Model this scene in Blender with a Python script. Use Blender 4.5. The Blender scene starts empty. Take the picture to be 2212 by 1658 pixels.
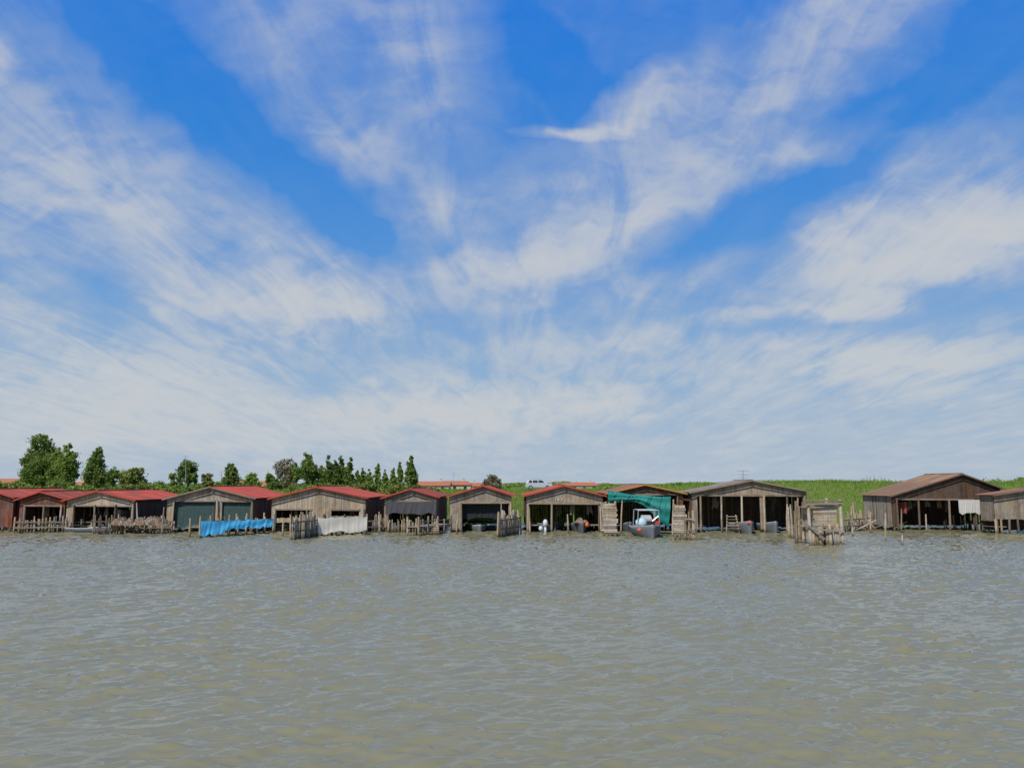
import bpy, math, random
import numpy as np
from mathutils import Vector, Matrix
random.seed(7); np.random.seed(7)
R=random.uniform
F=1722.0; CX=1106.0; CY=829.0; CAMH=4.0; PITCH=math.radians(7.1)
cp,sp=math.cos(PITCH),math.sin(PITCH)
def P(px,py,D):
    x=(px-CX)/F; y=(CY-py)/F
    t=D/(cp-y*sp)
    return Vector((x*t,D,CAMH+t*(y*cp+sp)))
def G(px,py,z=0.0):
    x=(px-CX)/F; y=(CY-py)/F
    t=(z-CAMH)/(y*cp+sp)
    return Vector((x*t,t*(cp-y*sp),z))
def UV(px,py):
    v=P(px,py,1.0); return (v.x,v.z-CAMH)
scene=bpy.context.scene
coll=scene.collection
scene.view_settings.view_transform='Standard'
scene.view_settings.look='None'
scene.view_settings.exposure=0
# ---------------- camera
cam=bpy.data.cameras.new("camera"); camo=bpy.data.objects.new("camera",cam); coll.objects.link(camo)
cam.sensor_width=36; cam.lens=36*F/2212; cam.clip_end=30000; cam.clip_start=0.1
camo.location=(0,0,CAMH); camo.rotation_euler=(math.pi/2+PITCH,0,0)
scene.camera=camo
# ---------------- sun
sd=Vector((-0.45,-0.75,1.0)).normalized()
sl=bpy.data.lights.new("sun",'SUN'); sl.energy=4.4; sl.angle=math.radians(0.6); sl.color=(1,0.94,0.85)
so=bpy.data.objects.new("sun",sl); coll.objects.link(so)
so.rotation_euler=sd.to_track_quat('Z','Y').to_euler(); so.location=(-30,-40,60)
# ---------------- node helpers
class NT:
    def __init__(s,nt): s.nt=nt; nt.nodes.clear()
    def n(s,t,**k):
        nd=s.nt.nodes.new(t)
        for a,b in k.items(): setattr(nd,a,b)
        return nd
    def l(s,a,b): s.nt.links.new(a,b)
    def math(s,op,a,b=None,c=None,clamp=False):
        nd=s.n('ShaderNodeMath',operation=op,use_clamp=clamp)
        for i,v in enumerate((a,b,c)):
            if v is None: continue
            if isinstance(v,(int,float)): nd.inputs[i].default_value=v
            else: s.l(v,nd.inputs[i])
        return nd.outputs[0]
    def vmath(s,op,a,b=None,scale=None):
        nd=s.n('ShaderNodeVectorMath',operation=op)
        for i,v in enumerate((a,b)):
            if v is None: continue
            if isinstance(v,(tuple,list)): nd.inputs[i].default_value=v
            else: s.l(v,nd.inputs[i])
        if scale is not None: nd.inputs['Scale'].default_value=scale
        return nd.outputs[0]
    def mix(s,f,a,b,bt='MIX'):
        nd=s.n('ShaderNodeMix',data_type='RGBA',blend_type=bt)
        for k,v in ((0,f),(6,a),(7,b)):
            if isinstance(v,(int,float)): nd.inputs[k].default_value=v
            elif isinstance(v,(tuple,list)): nd.inputs[k].default_value=tuple(v)+((1,) if len(v)==3 else ())
            else: s.l(v,nd.inputs[k])
        return nd.outputs[2]
    def noise(s,vec,scale,detail=4,rough=0.5,dist=0.0,col=False):
        nd=s.n('ShaderNodeTexNoise'); nd.inputs['Scale'].default_value=scale
        nd.inputs['Detail'].default_value=detail; nd.inputs['Roughness'].default_value=rough
        nd.inputs['Distortion'].default_value=dist
        if vec is not None: s.l(vec,nd.inputs['Vector'])
        return nd.outputs[1] if col else nd.outputs[0]
    def ramp(s,f,stops):
        nd=s.n('ShaderNodeValToRGB'); e=nd.color_ramp.elements
        while len(e)<len(stops): e.new(0.5)
        for i,(p,c) in enumerate(stops):
            e[i].position=p; e[i].color=tuple(c)+(1,) if len(c)==3 else c
        s.l(f,nd.inputs[0]); return nd.outputs[0]
    def smooth(s,v,a,b,lo=0.0,hi=1.0):
        nd=s.n('ShaderNodeMapRange',interpolation_type='SMOOTHSTEP')
        s.l(v,nd.inputs[0]); nd.inputs[1].default_value=a; nd.inputs[2].default_value=b
        nd.inputs[3].default_value=lo; nd.inputs[4].default_value=hi
        return nd.outputs[0]
# ---------------- world
w=bpy.data.worlds.new("World"); scene.world=w; w.use_nodes=True
try:
    w.cycles.sampling_method='MANUAL'; w.cycles.sample_map_resolution=256
except Exception: pass
T=NT(w.node_tree)
out=T.n('ShaderNodeOutputWorld'); bg=T.n('ShaderNodeBackground'); bg.inputs[1].default_value=0.1
T.l(bg.outputs[0],out.inputs[0])
tc=T.n('ShaderNodeTexCoord'); dirv=T.vmath('NORMALIZE',tc.outputs['Generated'])
sep=T.n('ShaderNodeSeparateXYZ'); T.l(dirv,sep.inputs[0])
X,Y,Z=sep.outputs
ay=T.math('MAXIMUM',T.math('ABSOLUTE',Y),0.05)
u=T.math('DIVIDE',X,ay); v=T.math('DIVIDE',Z,ay)
cmb=T.n('ShaderNodeCombineXYZ'); T.l(u,cmb.inputs[0]); T.l(v,cmb.inputs[1]); uv=cmb.outputs[0]
zz=T.math('ADD',T.math('MAXIMUM',Z,0.0),0.09)
c2=T.n('ShaderNodeCombineXYZ'); T.l(T.math('DIVIDE',X,zz),c2.inputs[0]); T.l(T.math('DIVIDE',Y,zz),c2.inputs[1]); pl=c2.outputs[0]
w1=T.vmath('SUBTRACT',T.noise(uv,4.5,2,0.5,col=True),(0.5,0.5,0.5))
w2=T.vmath('SUBTRACT',T.noise(uv,20.0,2,0.6,col=True),(0.5,0.5,0.5))
warp=T.vmath('ADD',T.vmath('SCALE',w1,scale=0.10),T.vmath('SCALE',w2,scale=0.04))
uvw=T.vmath('ADD',uv,warp)
zero=T.vmath('MULTIPLY',uvw,(1,1,0))
uvs=T.vmath('MULTIPLY',T.vmath('ADD',uv,T.vmath('SCALE',w2,scale=0.02)),(1,1,0))
strokes=[ # x1,y1,x2,y2,width,amp
(-80,60,330,560,210,.55),(120,330,620,640,170,.5),(-60,330,120,520,130,.4),(-60,140,20,110,50,.5),
(440,-60,800,300,140,.42),(640,200,880,410,60,.45),(560,-40,1060,40,140,.42),(900,40,960,380,120,.38),
(860,380,1010,560,100,.45),
(1290,280,1450,180,80,.8),(1380,230,1760,160,110,.5),(1500,170,2160,-60,130,.6),(1650,60,2000,-30,80,.35),
(920,640,1330,540,85,.95),(1150,560,1500,420,90,.6),(1400,470,1720,240,110,.5),(940,470,1500,330,120,.42),(1250,400,1560,260,90,.4),
(300,640,940,670,65,.6),(560,540,700,650,70,.45),(560,700,900,690,60,.45),
(1720,600,2260,440,120,1.3),(1770,450,1900,560,90,.6),(1850,410,2230,330,80,.5),(1960,620,2300,500,100,.6),
(1540,410,1990,200,45,.42),(1640,330,2212,250,40,.25),
(-100,560,120,760,120,.50),(-100,860,560,800,140,.9),(200,900,700,900,80,.5),
(500,920,1420,860,70,.7),(1560,800,2260,730,90,.75),(1100,690,1560,590,60,.45),(1000,760,1700,720,60,.32),
(700,600,1000,600,60,.4),(-50,960,800,970,50,.35),
(-200,810,2400,810,230,.27),
(180,-40,620,400,90,-.38),(560,330,860,600,75,-.32),(1060,-40,1260,230,90,-.36),(1380,590,2240,90,85,-.40),(100,600,390,770,80,-.32),(2000,60,2300,0,120,-.32),(650,470,860,580,60,-.36),(1500,730,2260,690,36,-.22),(1750,640,2260,650,35,-.15),(850,690,1050,700,45,-.25),(480,830,900,810,45,-.22)]
sharp=[(1098,281,1330,298,15,.8),(1240,292,1400,270,22,.5),(290,632,445,745,20,.42),(1490,692,1700,680,24,.8),(1700,665,1970,655,38,1.0),(780,822,830,818,14,.7),(1180,880,1400,870,14,.45),(600,890,1380,880,40,.35)]
S=None
for k_,(x1,y1,x2,y2,wd,am) in enumerate(strokes+sharp):
    a=UV(x1,y1); b=UV(x2,y2)
    L=math.hypot(b[0]-a[0],b[1]-a[1]); ang=math.atan2(b[1]-a[1],b[0]-a[0])
    mp=T.n('ShaderNodeMapping',vector_type='TEXTURE')
    mp.inputs['Location'].default_value=((a[0]+b[0])/2,(a[1]+b[1])/2,0)
    mp.inputs['Rotation'].default_value=(0,0,ang)
    mp.inputs['Scale'].default_value=(L*0.5+wd/F*1.0,wd/F*1.25,1)
    T.l(zero if k_<len(strokes) else uvs,mp.inputs[0])
    g=T.n('ShaderNodeTexGradient',gradient_type='SPHERICAL'); T.l(mp.outputs[0],g.inputs[0])
    S=T.math('MULTIPLY',g.outputs[1],am) if S is None else T.math('MULTIPLY_ADD',g.outputs[1],am,S)
mpf=T.n('ShaderNodeMapping'); mpf.inputs['Scale'].default_value=(1.0,0.22,1); mpf.inputs['Rotation'].default_value=(0,0,math.radians(-10)); T.l(pl,mpf.inputs[0])
fib=T.noise(mpf.outputs[0],6.0,6,0.6,0.8)
mp2=T.n('ShaderNodeMapping'); mp2.inputs['Scale'].default_value=(1.0,0.8,1); T.l(pl,mp2.inputs[0])
fib2=T.noise(mp2.outputs[0],1.5,3,0.55,0.5)
mp3=T.n('ShaderNodeMapping'); mp3.inputs['Scale'].default_value=(1.0,2.0,1); mp3.inputs['Rotation'].default_value=(0,0,math.radians(-25)); T.l(uvw,mp3.inputs[0])
fine=T.noise(mp3.outputs[0],10.0,5,0.57,0.3)
tex=T.math('ADD',T.math('MULTIPLY',fib,0.55),T.math('MULTIPLY',fine,0.45))
tt0=T.smooth(tex,0.30,0.70,0.38,1.55)
calm=T.smooth(Z,0.02,0.17,0.45,0.0)
tt=T.math('ADD',T.math('MULTIPLY',tt0,T.math('SUBTRACT',1.0,calm)),T.math('MULTIPLY',calm,0.95))
lowp=T.smooth(fib2,0.35,0.7,0.05,0.24)
haze=T.smooth(Z,0.0,0.33,0.42,0.0)
pos_=T.math('MAXIMUM',T.math('ADD',T.math('ADD',S,lowp),haze),0.045)
dens=T.math('MULTIPLY',pos_,tt)
dm=T.math('SUBTRACT',1.0,T.math('EXPONENT',T.math('MULTIPLY',dens,-1.35)))
dm=T.math('MINIMUM',dm,0.93)
base=T.ramp(Z,[(0,(0.40,0.52,0.63)),(0.06,(0.33,0.48,0.64)),(0.13,(0.20,0.41,0.67)),(0.25,(0.08,0.29,0.68)),(0.4,(0.018,0.215,0.68)),(0.55,(0.002,0.18,0.70)),(1,(0.003,0.12,0.5))])
nis=T.n('ShaderNodeTexSky',sky_type='NISHITA'); nis.sun_disc=False
nis.sun_elevation=math.asin(sd.z); nis.sun_rotation=math.atan2(sd.x,sd.y)%(2*math.pi)
basex=T.vmath('SCALE',base,scale=10.0)
skyc=T.mix(0.05,basex,nis.outputs[0])
ccol=T.mix(T.smooth(dm,0.30,0.85),(3.9,4.6,5.8),(5.8,5.95,6.1))
fincol=T.mix(dm,skyc,ccol)
T.l(fincol,bg.inputs[0])
# ---------------- materials
def newmat(name):
    m=bpy.data.materials.new(name); m.use_nodes=True; t=NT(m.node_tree)
    o=t.n('ShaderNodeOutputMaterial'); b=t.n('ShaderNodeBsdfPrincipled'); t.l(b.outputs[0],o.inputs[0])
    return m,t,b
def tintn(t):
    a=t.n('ShaderNodeAttribute'); a.attribute_name='tint'; return a.outputs['Fac']
MC={}
def wood(name,c,var=0.5,vertical=True):
    if name in MC: return MC[name]
    m,t,b=newmat(name); g=t.n('ShaderNodeNewGeometry'); pos=g.outputs['Position']
    mp=t.n('ShaderNodeMapping'); mp.inputs['Scale'].default_value=(9,9,0.6) if vertical else (0.9,7,7); t.l(pos,mp.inputs[0])
    n1=t.noise(mp.outputs[0],1.6,5,0.65); n2=t.noise(pos,0.7,3,0.6); n3=t.noise(pos,1.9,4,0.7,0.6)
    ti=tintn(t)
    val=t.math('ADD',t.math('MULTIPLY',n1,0.9),t.math('MULTIPLY',ti,var))
    val=t.math('ADD',val,t.math('MULTIPLY',n2,0.25))
    fac=t.smooth(val,0.30,1.25,0.40,1.30)
    fac=t.math('MULTIPLY',fac,t.smooth(n3,0.35,0.56,0.78,1.04))
    gl=(c[0]+c[1]+c[2])/3
    cc=t.mix(t.smooth(n2,0.35,0.65),tuple(0.5*x+0.5*gl*k for x,k in zip(c,(1.08,1.0,0.9))),(c[0]*0.88,c[1]*0.82,c[2]*0.74))
    col=t.vmath('SCALE',cc); nd=col.node; t.l(fac,nd.inputs['Scale'])
    sp_=t.n('ShaderNodeSeparateXYZ'); t.l(pos,sp_.inputs[0])
    wet=t.smooth(t.math('ADD',sp_.outputs[2],t.math('MULTIPLY',n1,0.3)),0.2,0.6,0.8,0.0)
    col=t.mix(wet,col,(0.05,0.047,0.022))
    t.l(col,b.inputs['Base Color']); b.inputs['Roughness'].default_value=0.9; b.inputs['Specular IOR Level'].default_value=0.15
    bp=t.n('ShaderNodeBump'); bp.inputs['Strength'].default_value=0.5; bp.inputs['Distance'].default_value=0.02; t.l(n1,bp.inputs['Height']); t.l(bp.outputs[0],b.inputs['Normal'])
    MC[name]=m; return m
def plain(name,c,rough=0.7,var=0.35,sc=2.0,c2=None,metal=0.0,spec=0.3,see=0.0):
    if name in MC: return MC[name]
    m,t,b=newmat(name); g=t.n('ShaderNodeNewGeometry'); n=t.noise(g.outputs['Position'],sc,6,0.65)
    c2=c2 or tuple(x*0.55 for x in c)
    ti=tintn(t)
    f=t.smooth(t.math('ADD',n,t.math('MULTIPLY',t.math('SUBTRACT',ti,0.5),0.5)),0.5-0.3,0.5+0.3)
    col=t.mix(t.math('MULTIPLY',f,1.0),tuple(c[i]*(1-var)+c2[i]*var for i in range(3)),c)
    t.l(col,b.inputs['Base Color']); b.inputs['Roughness'].default_value=rough; b.inputs['Metallic'].default_value=metal
    b.inputs['Specular IOR Level'].default_value=spec
    if see>0: b.inputs['Alpha'].default_value=1-see
    MC[name]=m; return m
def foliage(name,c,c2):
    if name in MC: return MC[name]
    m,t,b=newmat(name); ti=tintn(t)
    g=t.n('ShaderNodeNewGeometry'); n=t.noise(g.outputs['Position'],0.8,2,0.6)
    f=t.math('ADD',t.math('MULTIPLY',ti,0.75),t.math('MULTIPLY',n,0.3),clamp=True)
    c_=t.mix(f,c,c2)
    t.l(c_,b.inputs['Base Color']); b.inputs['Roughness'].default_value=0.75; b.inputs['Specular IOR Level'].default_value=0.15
    tr=t.n('ShaderNodeBsdfTranslucent'); t.l(c_,tr.inputs[0])
    ms=t.n('ShaderNodeMixShader'); ms.inputs[0].default_value=0.38; t.l(b.outputs[0],ms.inputs[1]); t.l(tr.outputs[0],ms.inputs[2])
    o=[x for x in t.nt.nodes if x.type=='OUTPUT_MATERIAL'][0]; t.l(ms.outputs[0],o.inputs[0])
    MC[name]=m; return m
W_GREY=wood('weathered_grey_wood',(0.31,0.26,0.20))
W_LIGHT=wood('pale_weathered_wood',(0.41,0.345,0.25))
W_BROWN=wood('brown_wood',(0.21,0.12,0.07))
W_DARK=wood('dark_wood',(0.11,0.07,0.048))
W_RED=wood('red_brown_wood',(0.26,0.085,0.05))
W_ORANGE=wood('orange_brown_wood',(0.32,0.15,0.065))
W_BEAM=wood('beam_wood',(0.26,0.215,0.16),0.5,False)
STAKE=wood('stake_wood',(0.37,0.295,0.20),0.9)
POST=wood('dark_post_wood',(0.20,0.155,0.11),0.9)
ROOFRED=plain('red_corrugated_roof',(0.44,0.07,0.048),0.8,0.9,0.9,(0.22,0.065,0.048))
ROOFDK=plain('dark_red_roof',(0.32,0.065,0.045),0.8,0.9,0.9,(0.14,0.05,0.04))
ROOFTAN=plain('rusty_tan_roof',(0.30,0.19,0.115),0.8,0.9,0.8,(0.15,0.09,0.06))
ROOFRUST=plain('rusty_red_roof',(0.26,0.12,0.085),0.8,0.9,0.9,(0.14,0.08,0.06))
ROOFGREY=plain('grey_roof',(0.24,0.20,0.17),0.8,0.8,0.9,(0.13,0.11,0.10))
TRIMRED=plain('red_trim',(0.42,0.065,0.04),0.6)
TRIMYEL=plain('ochre_trim',(0.46,0.22,0.05),0.6)
TERRA=plain('terracotta_tiles',(0.45,0.17,0.08),0.85,0.7,3.0)
WALLW=plain('cream_render',(0.55,0.45,0.33),0.9,0.3,0.7)
GLASS=plain('dark_window_glass',(0.03,0.035,0.04),0.1,0.2)
# ---------------- mesh builder
class MB:
    def __init__(s): s.v=[]; s.f=[]; s.t=[]; s.mi=[]; s.m=0
    def add(s,vs,fs,tint=0.5):
        o=len(s.v); s.v.extend([tuple(a) for a in vs])
        for f in fs: s.f.append(tuple(i+o for i in f)); s.t.append(tint); s.mi.append(s.m)
    def hexa(s,p,tint=0.5):
        s.add(p,[(0,3,2,1),(4,5,6,7),(0,1,5,4),(1,2,6,5),(2,3,7,6),(3,0,4,7)],tint)
    def box(s,c,d,tint=0.5,M=None):
        c=Vector(c); hx,hy,hz=d[0]/2,d[1]/2,d[2]/2
        q=[Vector(a) for a in ((-hx,-hy,-hz),(hx,-hy,-hz),(hx,hy,-hz),(-hx,hy,-hz),(-hx,-hy,hz),(hx,-hy,hz),(hx,hy,hz),(-hx,hy,hz))]
        if M is not None: q=[M@a for a in q]
        s.hexa([a+c for a in q],tint)
    def beam(s,a,b,wd,ht,tint=0.5):
        a=Vector(a); b=Vector(b); d=(b-a); L=d.length; M=d.to_track_quat('X','Z').to_matrix()
        s.box((a+b)/2,(L,wd,ht),tint,M)
    def cyl(s,a,b,r0,r1,n=7,tint=0.5,cap=True):
        a=Vector(a); b=Vector(b); M=(b-a).to_track_quat('Z','Y').to_matrix()
        vs=[]
        for (c,r) in ((a,r0),(b,r1)):
            for i in range(n):
                t=2*math.pi*i/n; vs.append(c+M@Vector((math.cos(t)*r,math.sin(t)*r,0)))
        fs=[(i,(i+1)%n,n+(i+1)%n,n+i) for i in range(n)]
        if cap: fs+= [tuple(range(n-1,-1,-1)),tuple(range(n,2*n))]
        s.add(vs,fs,tint)
    def grid(s,fn,nu,nv,tint=0.5,tf=None,mf=None):
        o=len(s.v)
        for j in range(nv+1):
            for i in range(nu+1): s.v.append(tuple(fn(i/nu,j/nv)))
        for j in range(nv):
            for i in range(nu):
                a=o+j*(nu+1)+i; s.f.append((a,a+1,a+nu+2,a+nu+1)); s.t.append(tf(i/nu,j/nv) if tf else tint); s.mi.append(mf(i/nu,j/nv) if mf else s.m)
    def ball(s,c,r,nu=10,nv=7,sq=(1,1,1),tint=0.5):
        c=Vector(c)
        s.grid(lambda a,b:(c.x+r*sq[0]*math.sin(math.pi*b)*math.cos(2*math.pi*a),c.y+r*sq[1]*math.sin(math.pi*b)*math.sin(2*math.pi*a),c.z-r*sq[2]*math.cos(math.pi*b)),nu,nv,tint)
    def obj(s,name,mats,parent=None,origin=None,smooth=False):
        if not isinstance(mats,(list,tuple)): mats=[mats]
        me=bpy.data.meshes.new(name)
        o=Vector(origin) if origin is not None else Vector((0,0,0))
        if parent is not None: o=Vector(ORG[parent.name])
        me.from_pydata([(a[0]-o.x,a[1]-o.y,a[2]-o.z) for a in s.v],[],s.f)
        at=me.attributes.new('tint','FLOAT','FACE'); at.data.foreach_set('value',s.t)
        for m in mats: me.materials.append(m)
        me.polygons.foreach_set('material_index',s.mi)
        if smooth: me.polygons.foreach_set('use_smooth',[True]*len(s.f))
        me.update()
        ob=bpy.data.objects.new(name,me); coll.objects.link(ob)
        if parent is not None: ob.parent=parent
        else: ob.location=o
        ORG[ob.name]=tuple(o)
        return ob
ORG={}
def npmesh(name,V,Fc,mat,tint=None,parent=None,origin=(0,0,0),smooth=False):
    if parent is not None: origin=ORG[parent.name]
    me=bpy.data.meshes.new(name); V=V-np.array(origin)
    me.vertices.add(len(V)); me.vertices.foreach_set('co',V.astype(np.float32).ravel())
    k=Fc.shape[1]; n=len(Fc)
    me.loops.add(n*k); me.loops.foreach_set('vertex_index',Fc.astype(np.int32).ravel())
    me.polygons.add(n); me.polygons.foreach_set('loop_start',np.arange(0,n*k,k,dtype=np.int32))
    me.polygons.foreach_set('loop_total',np.full(n,k,dtype=np.int32))
    if smooth: me.polygons.foreach_set('use_smooth',np.ones(n,dtype=bool))
    if tint is not None:
        at=me.attributes.new('tint','FLOAT','FACE'); at.data.foreach_set('value',tint.astype(np.float32))
    me.materials.append(mat); me.update(calc_edges=True); me.validate()
    ob=bpy.data.objects.new(name,me); coll.objects.link(ob)
    if parent is not None: ob.parent=parent
    else: ob.location=origin
    ORG[ob.name]=tuple(origin)
    return ob
def empty(name,loc,label,cat,group=None):
    e=bpy.data.objects.new(name,None); coll.objects.link(e); e.location=loc; ORG[e.name]=tuple(loc)
    e.empty_display_size=0.5
    tag(e,label,cat,group); return e
def tag(o,label,cat,group=None,kind=None):
    if label: o['label']=label
    if cat: o['category']=cat
    if group: o['group']=group
    if kind: o['kind']=kind
    return o
# ---------------- water
ys=np.concatenate([[-300,-20,2],7.5*np.exp(np.arange(0,2.60,0.0032)),[115]])
ss=np.concatenate([[-40,-8,-2],np.linspace(-0.95,0.95,960),[2,8,40]])
SS,YY=np.meshgrid(ss,ys); XX=SS*np.maximum(YY,7.5)
H_=np.zeros_like(XX)
rs=np.random.RandomState(3)
env=0.9+0.3*np.sin(0.5*XX+1.5*np.sin(0.31*YY))*np.sin(0.43*YY+1+1.6*np.sin(0.25*XX))
for i in range(80):
    lam=0.20*math.exp(rs.rand()**1.3*1.8); th=math.radians(90+10+rs.randn()*25); k=2*math.pi/lam
    A=0.038/k
    ph=k*(math.cos(th)*XX+math.sin(th)*YY)+rs.rand()*6.28
    H_+=A*(np.sin(ph)+0.28*np.cos(2*ph))
H_*=env*1.12*(1+0.7*np.clip((YY-20)/40,0,1))
fade=np.clip((ys-5)/2,0,1)[:,None]*np.clip((0.95-np.abs(ss))*20,0,1)[None,:]*np.clip((100-ys)/5,0,1)[:,None]
H_*=fade
V=np.stack([XX,YY,H_],-1).reshape(-1,3)
nr,nc=XX.shape
idx=np.arange(nr*nc).reshape(nr,nc)
Fq=np.stack([idx[:-1,:-1],idx[:-1,1:],idx[1:,1:],idx[1:,:-1]],-1).reshape(-1,4)
m,t,b=newmat('murky_river_water')
g=t.n('ShaderNodeNewGeometry'); pos=g.outputs['Position']
mp=t.n('ShaderNodeMapping'); mp.inputs['Scale'].default_value=(0.5,1.0,1); t.l(pos,mp.inputs[0])
n1=t.noise(mp.outputs[0],6.0,3,0.5,0.2); n2=t.noise(pos,0.06,2,0.6)
col=t.mix(n2,(0.205,0.190,0.108),(0.182,0.175,0.102))
t.l(col,b.inputs['Base Color']); b.inputs['Roughness'].default_value=0.04; b.inputs['IOR'].default_value=1.40
bp=t.n('ShaderNodeBump'); bp.inputs['Strength'].default_value=0.35; bp.inputs['Distance'].default_value=0.025
t.l(n1,bp.inputs['Height']); t.l(bp.outputs[0],b.inputs['Normal'])
water=npmesh('water',V,Fq,m,smooth=True); tag(water,None,None,kind='structure')
# ---------------- ground
def sstep(a,b,x):
    t=np.clip((x-a)/(b-a),0,1); return t*t*(3-2*t)
def gh(x,y):
    x=np.asarray(x,float); y=np.asarray(y,float)
    q=sstep(5,30,x)
    yc=122-26*q; zc=2.9+1.15*q+0.10*np.sin(x*0.21)*q
    shore=82+1.2*np.sin(x*0.15)+0.7*np.sin(x*0.43+1)
    bank=-1.2+2.0*sstep(shore-8,shore+3,y)
    lev=(zc-0.8)*sstep(yc-13,yc-2,y)
    z=bank+lev
    back=sstep(yc+6,yc+22,y)
    z=z*(1-back)+(-0.4)*back
    z+=0.08*np.sin(x*0.7+0.3*y)*np.sin(y*0.5)*(y<200)
    return z
gx=np.concatenate([[-8000,-2500,-900,-400,-200],np.arange(-110,111,1.0),[200,400,900,2500,8000]])
gy=np.concatenate([np.arange(70,160,1.0),[170,190,220,300,500,900,2000,5000,12000]])
GX,GY=np.meshgrid(gx,gy); GZ=gh(GX,GY)
idx=np.arange(GX.size).reshape(GX.shape)
Fq=np.stack([idx[:-1,:-1],idx[:-1,1:],idx[1:,1:],idx[1:,:-1]],-1).reshape(-1,4)
m,t,b=newmat('grassy_ground'); g=t.n('ShaderNodeNewGeometry'); pos=g.outputs['Position']
n1=t.noise(pos,0.35,5,0.65); n2=t.noise(pos,4,4,0.6)
col=t.mix(n1,(0.08,0.14,0.02),(0.17,0.22,0.045)); col=t.mix(t.math('MULTIPLY',n2,0.5),col,(0.05,0.07,0.02))
t.l(col,b.inputs['Base Color']); b.inputs['Roughness'].default_value=0.95; b.inputs['Specular IOR Level'].default_value=0.1
ground=npmesh('ground',np.stack([GX,GY,GZ],-1).reshape(-1,3),Fq,m,smooth=True); tag(ground,None,None,kind='structure')
def blades(name,N,xr,yr,hmin,hmax,mat,wd=0.05,fn=None):
    x=np.random.uniform(*xr,N); y=np.random.uniform(*yr,N)
    z=gh(x,y); k=z>0.25
    if fn is not None: k&=fn(x,y)
    x,y,z=x[k],y[k],z[k]; n=len(x)
    patch=0.6+0.4*np.sin(x*0.9+np.sin(y*0.7)*2)*np.sin(y*0.8+x*0.2)
    h=np.random.uniform(hmin,hmax,n)*patch; a=np.random.uniform(0,math.pi,n); ww=wd*np.random.uniform(0.7,1.5,n)
    lean=np.random.randn(n,2)*0.25*h[:,None]
    v0=np.stack([x-np.cos(a)*ww,y-np.sin(a)*ww,z-0.03],-1); v1=np.stack([x+np.cos(a)*ww,y+np.sin(a)*ww,z-0.03],-1)
    v2=np.stack([x+lean[:,0],y+lean[:,1],z+h],-1)
    V=np.stack([v0,v1,v2],1).reshape(-1,3); Fc=np.arange(3*n).reshape(-1,3)
    return npmesh(name,V,Fc,mat,np.clip(np.random.rand(n)*0.6+patch*0.6-0.25,0,1))
GR=foliage('grass_blades',(0.09,0.17,0.02),(0.30,0.42,0.07))
gr=blades('grass',160000,(-90,100),(83,126),0.15,0.55,GR,0.06); tag(gr,None,None,kind='stuff')
REED=foliage('reeds',(0.14,0.17,0.05),(0.36,0.36,0.14))
rd=blades('reeds',26000,(-90,100),(84,116),0.5,1.2,REED,0.05,lambda x,y:((np.sin(x*0.31)+np.sin(x*0.13+y*0.9)+0.5*np.sin(x*1.3)>0.4)&((x<4)|(y<94)))); tag(rd,None,None,kind='stuff')
# ---------------- trees
BARK=plain('bark',(0.12,0.095,0.07),0.9,0.6,3)
FO_D=foliage('dark_green_leaves',(0.07,0.12,0.025),(0.25,0.34,0.075))
FO_M=foliage('mid_green_leaves',(0.10,0.17,0.03),(0.36,0.46,0.10))
FO_Y=foliage('yellow_green_leaves',(0.13,0.16,0.04),(0.36,0.39,0.11))
FO_B=foliage('brownish_twigs',(0.17,0.15,0.09),(0.37,0.34,0.21))
def crownmesh(blobs,nleaf,size,sprd=1.0):
    vol=np.array([b[3]*b[4]*b[5] for b in blobs]); pr=vol**0.8; pr/=pr.sum()
    ncl=max(20,nleaf//32)
    bi=np.random.choice(len(blobs),ncl,p=pr); B=np.array(blobs)[bi]
    d=np.random.randn(ncl,3); d/=np.linalg.norm(d,axis=1)[:,None]
    r=np.random.uniform(0.2,1.0,ncl)**0.6
    cc=B[:,:3]+d*r[:,None]*B[:,3:6]
    ct=np.random.rand(ncl)
    cr=np.random.uniform(0.45,0.95,ncl)*np.minimum(0.9,B[:,3:6].mean(1)*0.5)*sprd
    ci=np.random.randint(0,ncl,nleaf)
    off=np.random.randn(nleaf,3)*cr[ci][:,None]*0.6; c=cc[ci]+off
    s=size*np.random.uniform(0.6,1.4,nleaf)
    a=np.random.randn(nleaf,3); a/=np.linalg.norm(a,axis=1)[:,None]
    b2=np.cross(a,np.random.randn(nleaf,3)); b2/=np.linalg.norm(b2,axis=1)[:,None]
    V=np.stack([c+a*s[:,None],c+b2*s[:,None]*0.6,c-a*s[:,None],c-b2*s[:,None]*0.6],1).reshape(-1,3)
    Fc=np.arange(4*nleaf).reshape(-1,4)
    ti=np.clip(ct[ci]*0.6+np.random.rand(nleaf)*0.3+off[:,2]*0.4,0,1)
    return V,Fc,ti
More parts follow.
